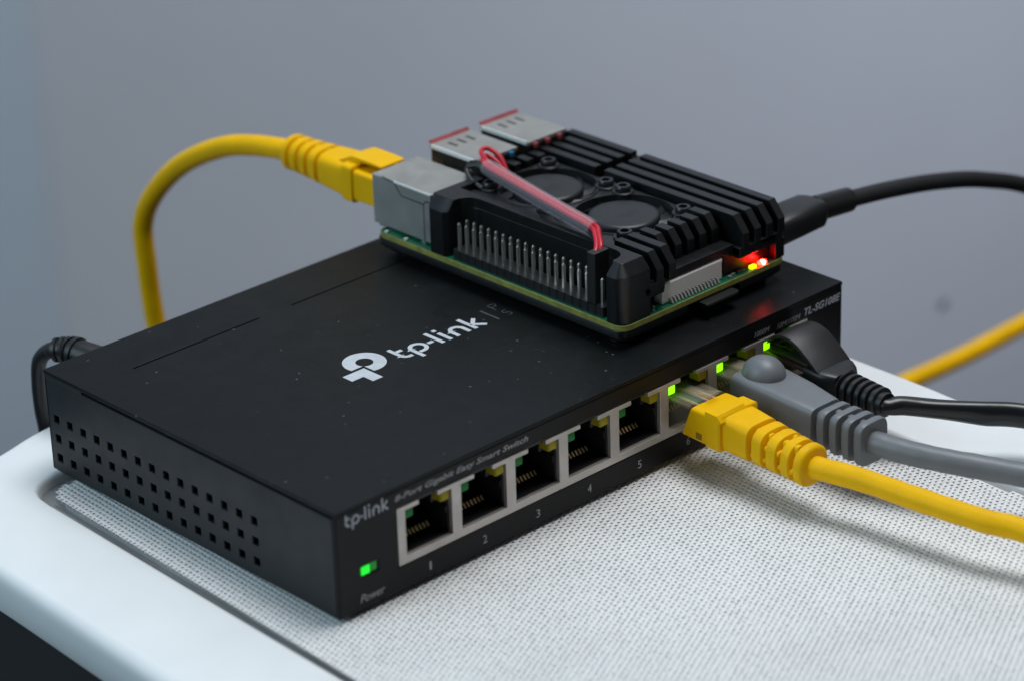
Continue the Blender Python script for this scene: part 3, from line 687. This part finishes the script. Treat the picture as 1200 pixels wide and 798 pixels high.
wire((0.75, -0.7), 'black_wire', [(14.9, 49.4, 15.2), (12.4, 51.4, 14.2), (11.2, 53.0, 13.4)], [(62.0, 41.0, 12.8), (66.0, 41.0, 14.0), (69.0, 39.5, 15.6), (67.0, 38.2, 16.6)])

# ------------------------------------------------------------------ cables
def frame(origin, ang):
    """local (across, out, up) -> world; ang turns the outward axis about z, 0 = +y"""
    c, s = math.cos(ang), math.sin(ang); o = Vector(origin)
    return lambda u, v, w: o + Vector((u*c - v*s, u*s + v*c, w))
def local_empty(name, loc, label, cat, group=None): return empty(name, loc, label, cat, group), Vector(loc)
def CO(bm, name, mat, par, org, **k):
    bm.transform(Matrix.Translation(-org)); return finish(bm, name, mat, par, **k)
def sect(F, v, w, h, e=0.45, dz=0.0, n=36): return [F(a, v, b+dz) for a, b in superring(w, h, e, n)]
def rj45(F, par, org, body_mat, tip, length, wires=True, latch=None):
    """clear modular plug: body, latch, contacts; tip = how far it reaches into the socket (negative out)"""
    bm = NB()
    loft(bm, [sect(F, v, w, h, 0.22) for v, w, h in ((tip, 5.6, 3.7), (tip+0.4, 5.85, 3.95), (length, 5.85, 3.95))])
    CO(bm, 'plug', body_mat, par, org, angle=40)
    bm = NB()
    lw, lv = latch or (1.9, length+3.0)
    prof = [(tip+0.5, 3.9), (tip+0.5, 4.3), (2.0, 4.9), (lv, 6.2), (lv, 5.6), (2.5, 4.3)]
    loft(bm, [[F(u, a, b) for a, b in prof] for u in (-lw, lw)]); CO(bm, 'latch', body_mat, par, org)
    if wires:
        cols = ['white_wire', 'orange_wire', 'white_wire', 'blue_wire', 'green_wire', 'white_wire', 'brown_wire', 'brown_wire']
        for i in range(8):
            bm = NB(); u = -3.57+1.02*i; tube(bm, [F(u, tip+1, 2.2), F(u, 3, 2.3), F(u*0.9, length-0.3, 1.6)], 0.47, 8); CO(bm, 'conductor', M[cols[i]], par, org)
def ridged_boot(bm, F, sec, n=36, e=0.5):
    loft(bm, [sect(F, v, w, h, ee, dz, n) for v, w, h, ee, dz in sec])

# yellow cable in the sixth socket
def boot_sections(v0, v1, w0, h0, w1, h1, grooves, gw, gd, e0=0.35, e1=0.85, z0=0.0, z1=0.0):
    sec = []; L = v1-v0
    def at(v): t = (v-v0)/L; t2 = min(1, t*1.25); return w0+(w1-w0)*t2, h0+(h1-h0)*t2, e0+(e1-e0)*t2, z0+(z1-z0)*t
    pts = [(v0, 0), (v0+(grooves[0]-v0)*0.5, 0)]
    for g in grooves: pts += [(g-gw/2-0.25, 0), (g-gw/2, 0.25), (g-gw/2+0.1, 1), (g+gw/2-0.1, 1), (g+gw/2, 0.25), (g+gw/2+0.25, 0)]
    pts += [(v1-0.6, 0), (v1-0.15, 0.25), (v1, 0.55)]
    for v, d in pts: w, h, e, z = at(v); sec.append((v, w-gd*d, h-gd*d, e, z))
    return sec
c6 = P0+5*PITCH+PW/2
org = Vector((c6, -2, 11.65)); F = frame(org, PI-0.035)
y6 = empty('network_cable', org, 'yellow network cable plugged into the port beside the empty fifth port', 'cable', 'network cables at the front')
rj45(F, y6, org, M['clear_plug'], -7.0, 3.8, latch=(1.5, 6.5))
bm = NB()
def raked(v, w, h, k): return [F(a, v+k*(b+4), b) for a, b in superring(w, h, 0.2, 36)]
loft(bm, [raked(1.7, 5.3, 3.6, 0.38), raked(1.8, 5.9, 3.95, 0.38), raked(9.8, 5.95, 4.1, 0.0)]); CO(bm, 'plug_sleeve', M['yellow'], y6, org)
bm = NB(); box(bm, 0, 0.3, 0, 1.8, 0, 1.5); bm.transform(Matrix.Translation((0, 0, 0)))
for v_ in bm.verts: v_.co = F(5.72+v_.co.x, 6.4+v_.co.y, -3.0+v_.co.z)
CO(bm, 'slot', M['yellow_dark'], y6, org, smooth=False)
bm = NB()
loft(bm, [sect(F, v, w, h, 0.18, dz) for v, w, h, dz in ((9.5, 6.0, 4.1, 0.1), (9.7, 6.35, 4.45, 0.25), (13.6, 6.35, 4.45, 0.25), (13.9, 6.0, 4.2, 0.2))])
CO(bm, 'collar', M['yellow'], y6, org)
bm = NB()
loft(bm, [[F(u, v, w) for v, w in ((9.5, 3.5), (9.5, 5.1+k), (13.2, 5.1+k), (14.6, 3.6), (14.6, 3.3))] for u, k in ((6.3, -0.2), (-2.2, 0.2))]); CO(bm, 'latch_guard', M['yellow'], y6, org, bevel=0.35)
bm = NB(); ridged_boot(bm, F, boot_sections(13.6, 37.0, 5.3, 4.3, 4.7, 4.75, [21.8, 26.0, 30.2, 34.0], 1.2, 1.6, z1=-1.2)); CO(bm, 'boot', M['yellow'], y6, org, angle=50)
for g, sd in ((23.9, 1), (28.1, -1), (32.1, 1)):     # webs bridging the slots
    bm = NB(); loft(bm, [[F(a+1.6*sd, v, b-0.9) for a, b in superring(1.1, 4.3, 0.5)] for v in (g-2.2, g+2.2)]); CO(bm, 'web', M['yellow'], y6, org)
    bm = NB(); loft(bm, [[F(a, v, b-0.9-1.5*sd) for a, b in superring(4.25, 0.8, 0.5)] for v in (g-2.2, g+2.2)]); CO(bm, 'web', M['yellow'], y6, org)
end6 = F(0, 37, -1.2)
p6 = [F(0, 30, -1.1), end6] + [hit(1010, 562, 2, 10.4), hit(1080, 586, 2, 10.2), hit(1150, 609, 2, 10.0), hit(1230, 634, 2, 9.4), Vector((112, -140, 5.0)), Vector((118, -175, 1.8)), Vector((124, -205, 1.8)), Vector((126, -226, -12)), Vector((126, -229, -70))]
bm = NB(); tube(bm, catmull(p6, 10), lambda i: 2.6+0.035*math.sin(i*1.3)+0.03*math.sin(i*0.47), 20); CO(bm, 'jacket', M['yellow'], y6, org, angle=80)

# grey cable in the seventh socket
c7 = c6+PITCH
org = Vector((c7, -2, 12.3)); F = frame(org, PI-0.02)
g7 = empty('network_cable', org, 'grey network cable with domed boot plugged in between yellow and black cables', 'cable', 'network cables at the front')
rj45(F, g7, org, M['clear_plug'], -7.0, 3.0, wires=False)
bm = NB(); sec = [(1.6, 5.7, 4.4, 0.28, 0.0), (2.1, 6.2, 5.0, 0.28, 0.0), (8, 6.4, 5.1, 0.28, -0.1), (17, 5.9, 5.0, 0.3, -0.5), (25.2, 5.0, 4.6, 0.34, -0.9), (25.6, 4.9, 4.5, 0.34, -0.9), (25.7, 3.4, 3.6, 0.5, -0.9), (27.2, 3.4, 3.6, 0.5, -0.9)]
v = 27.2
for q in range(4):
    w = 4.9-0.1*q; h = 4.9+0.1*q
    sec += [(v+0.1, w-0.15, h-0.15, 0.45, -0.9), (v+0.35, w, h, 0.45, -0.9), (v+1.75, w, h, 0.45, -0.9), (v+2.0, w-0.15, h-0.15, 0.45, -0.9)]
    if q < 3: sec += [(v+2.1, 3.2, 3.4, 0.5, -0.9), (v+3.5, 3.2, 3.4, 0.5, -0.9)]
    v += 3.6
ridged_boot(bm, F, sec); CO(bm, 'boot', M['grey_pvc'], g7, org, angle=45)
bm = NB()
def dome(F, v, r, z, hr):
    rings = []
    for i in range(10):
        a = PI/2*i/9.5; rings.append([F(r*math.cos(a)*math.cos(t*2*PI/28), v+r*1.12*math.cos(a)*math.sin(t*2*PI/28), z+hr*math.sin(a)) for t in range(28)])
    return rings
loft(bm, dome(F, 6.8, 4.85, 4.4, 4.7)); CO(bm, 'latch_dome', M['grey_pvc'], g7, org, angle=70)
for q in range(3):
    bm = NB(); loft(bm, [sect(F, vv, 1.2, 4.3, 0.5, -0.9) for vv in (28.6+3.6*q, 31.6+3.6*q)]); CO(bm, 'web', M['grey_pvc'], g7, org)
p7 = [F(0, 32, -0.9), F(0, 40, -0.9)] + [hit(1060, 529, 2, 11), hit(1110, 540, 2, 10.6), hit(1160, 549, 2, 10), hit(1215, 559, 2, 9.4), hit(1290, 572, 2, 7.0), Vector((152, -125, 3)), Vector((158, -160, 1.4)), Vector((160, -196, -4)), Vector((161, -204, -30)), Vector((161, -205, -80))]
bm = NB(); tube(bm, catmull(p7, 10), lambda i: 2.75+0.035*math.sin(i*1.1)+0.03*math.sin(i*0.39), 20); CO(bm, 'jacket', M['grey_pvc'], g7, org, angle=80)

# black cable in the eighth socket
c8 = c7+PITCH
org = Vector((c8, -2, 12.1)); F = frame(org, PI-0.03)
b8 = empty('network_cable', org, 'black network cable with arched latch hood and ribbed strain relief in last port', 'cable', 'network cables at the front')
rj45(F, b8, org, M['dark_plug'], -7.0, 10.0, wires=True, latch=(1.5, 5.0))
bm = NB()
arcp = [(-1.6, 7.0), (0.6, 8.9), (3.6, 9.8), (7.0, 9.1), (10.2, 7.2), (13.0, 5.1), (15.0, 3.2), (15.9, 0.8)]
arcp = [(p.x, p.y) for p in catmull([(a, b, 0) for a, b in arcp], 4)]
inn = [(a-0.25, b-1.1) for a, b in arcp]
def hood_ring(u, k): return [F(u, a, b-k) for a, b in arcp] + [F(u, a, b) for a, b in inn[::-1]]
loft(bm, [hood_ring(-5.4, 0.25), hood_ring(-5.0, 0.0), hood_ring(5.0, 0.0), hood_ring(5.4, 0.25)]); CO(bm, 'latch_hood', M['hood'], b8, org, angle=50)
bm = NB(); loft(bm, [sect(F, v, w, h, 0.3, dz) for v, w, h, dz in ((9.6, 5.4, 4.0, -0.4), (10.0, 5.9, 4.5, -0.4), (15.0, 5.9, 4.5, -0.4), (17.0, 4.8, 4.2, -0.4), (18.0, 3.9, 3.9, -0.4))]); CO(bm, 'boot', M['black_pvc'], b8, org)
for q in range(6):
    r = 4.15-0.1*q; v = 17.2+2.1*q
    bm = NB(); loft(bm, [sect(F, vv, rr_, rr_, 0.9, -0.6) for vv, rr_ in ((v, r-0.3), (v+0.2, r), (v+1.15, r), (v+1.35, r-0.3))]); CO(bm, 'strain_relief_ring', M['black_pvc'], b8, org)
bm = NB(); loft(bm, [sect(F, vv, r, r, 1.0, -0.6) for vv, r in ((16, 3.2), (30.5, 2.9))]); CO(bm, 'strain_relief', M['black_pvc'], b8, org)
p8 = [F(0, 27, -0.6), F(0, 30.5, -0.7)] + [hit(1060, 475, 2, 11.2), hit(1100, 479, 2, 10.8), hit(1150, 484, 2, 10.3), hit(1205, 488, 2, 9.6), Vector((164, -76, 8.0)), Vector((178, -100, 2)), Vector((190, -116, -16)), Vector((196, -124, -90))]
cp = catmull(p8, 12); tw = lambda i: 0.35+1.1*min(1, max(0, (i-14)/34.0))
bm = NB(); tube(bm, cp, lambda i: 1.9+1.1*min(1, max(0, (i-14)/16.0)), 24, r2=lambda i: 2.2, twist=lambda i: 0.9*math.sin(min(1, max(0, (i-10)/40))*PI)); CO(bm, 'jacket', M['black_gloss'], b8, org, angle=80)

# yellow cable into the metal socket of the small computer
jx = 150.03-45.85*SC; jz = 31.0+7.0*SC; jy = 10.605+88.4*SC
org = Vector((jx, jy, jz)); F = frame(org, 0.02)
yb = empty('network_cable', org, 'yellow network cable in the small computer\'s metal socket, arching down behind the switch', 'cable')
rj45(F, yb, org, M['clear_plug'], -8.0, 3.0, wires=False, latch=(2.6, 1.0))
bm = NB(); loft(bm, [sect(F, v, w, h, 0.2, 0.1) for v, w, h in ((1.6, 5.3, 3.6), (1.8, 5.9, 4.0), (9.2, 5.95, 4.1))]); CO(bm, 'plug_sleeve', M['yellow'], yb, org)
bm = NB(); loft(bm, [sect(F, v, w, h, 0.2, 0.3) for v, w, h in ((9.0, 6.1, 4.4), (9.3, 6.5, 4.9), (12.8, 6.5, 4.9), (13.2, 6.1, 4.5))])
CO(bm, 'collar', M['yellow'], yb, org)
bm = NB(); loft(bm, [[F(u, v, w) for v, w in ((0.6, 6.0), (0.8, 6.7), (5.0, 6.9), (11.5, 6.9), (16.5, 4.6), (16.5, 3.5), (9.4, 3.8), (8.2, 5.8))] for u in (-4.0, 4.0)]); CO(bm, 'latch_guard', M['yellow'], yb, org, bevel=0.35)
bm = NB(); ridged_boot(bm, F, boot_sections(12.8, 38.5, 5.8, 4.6, 4.6, 4.5, [24.0, 28.2, 32.0, 35.6], 1.1, 1.4)); CO(bm, 'boot', M['yellow'], yb, org, angle=50)
for g in (26.1, 30.1, 33.8):
    bm = NB(); loft(bm, [sect(F, v, 0.9, 4.2, 0.5) for v in (g-2.0, g+2.0)]); CO(bm, 'web', M['yellow'], yb, org)
bp = [F(0, 32, 0), F(0, 38.3, 0)] + [hit(*q, 0, x) for q, x in (((300, 171), 104.5), ((260, 173), 104), ((215, 192), 103.5), ((183, 224), 103), ((168, 260), 103), ((172, 310), 103), ((184, 385), 104))] + [Vector((106, 196, -60)), Vector((112, 180, -140)), Vector((120, 160, -260)), Vector((125, 155, -500))]
bm = NB(); tube(bm, catmull(bp, 10), 2.75, 20); CO(bm, 'jacket', M['yellow'], yb, org, angle=80)

# yellow cable behind the cabinet, on the right
yr = [Vector((205, 140, -420)), Vector((208, 132, -200))] + [hit(px, py, 1, 118) for px, py in ((960, 505), (1010, 473), (1060, 449), (1100, 431), (1140, 412), (1200, 380), (1260, 346), (1330, 318))] + [Vector((520, 118, -110)), Vector((600, 118, -180)), Vector((630, 118, -420))]
org = Vector(yr[5]); y2 = empty('loose_cable', org, 'yellow cable running behind the cabinet, rising beyond its bare white edge', 'cable')
bm = NB(); tube(bm, catmull(yr, 10), 2.9, 18); CO(bm, 'jacket', M['yellow'], y2, org, angle=80)

# black power lead with round strain relief on the small computer's power side
uy = 10.605+11.2*SC; uz = 31.0+1.7*SC
org = Vector((151.0, uy, uz)); F = frame(org, -PI/2)
ub = empty('power_cable', org, 'black power lead plugged into the far side of the small finned computer', 'cable')
bm = NB(); loft(bm, [sect(F, v, w, h, 0.55, 0.2) for v, w, h in ((-4, 4.1, 1.3), (0.9, 4.1, 1.3), (1.0, 5.4, 3.3), (1.5, 5.8, 3.7), (20.0, 5.2, 3.5), (21.5, 4.3, 3.1), (22, 3.6, 2.9))]); CO(bm, 'plug', M['black_pvc'], ub, org, angle=45)
q0 = F(0, 21.5, 0.2); upts = [q0] + [hit(*q, 1, uy) for q in ((1003, 232), (1050, 221), (1100, 213), (1150, 211), (1210, 221))] + [Vector((285, uy+4, -6)), Vector((312, uy+12, -60)), Vector((322, uy+20, -200))]
cu = catmull(upts, 10)
bm = NB(); tube(bm, cu[:9], lambda i: 3.25-0.02*i, 20); CO(bm, 'strain_relief', M['black_pvc'], ub, org, angle=60)
bm = NB(); tube(bm, cu[4:], 2.15, 18); CO(bm, 'jacket', M['black_braid'], ub, org, angle=80)

# black power lead at the back of the switch
dpts = [Vector((24, 101, 15.5)), hit(97, 416, 1, 113), hit(82, 411, 1, 117), hit(66, 410, 1, 120), hit(55, 412, 1, 123), hit(46, 424, 1, 125.5), hit(45.5, 450, 1, 126.5), hit(49, 480, 1, 127), hit(54, 505, 1, 128), Vector((22, 134, -30)), Vector((25, 138, -200))]
org = Vector(dpts[0]); dc = empty('power_cable', org, 'thin black power lead bent over at the back corner of the switch', 'cable')
cd = catmull(dpts, 10)
bm = NB(); tube(bm, cd[:31], lambda i: 3.9-0.05*i, 20); CO(bm, 'strain_relief', M['black_pvc'], dc, org, angle=60)
for q in range(5):
    i = 12+q*4; bm = NB(); tube(bm, cd[i:i+3], 4.35-0.05*i, 20); CO(bm, 'strain_relief_ring', M['black_pvc'], dc, org, angle=50)
bm = NB(); tube(bm, cd[28:], lambda i: 2.3-0.5*min(1, i/10), 14); CO(bm, 'jacket', M['black_pvc'], dc, org, angle=80)
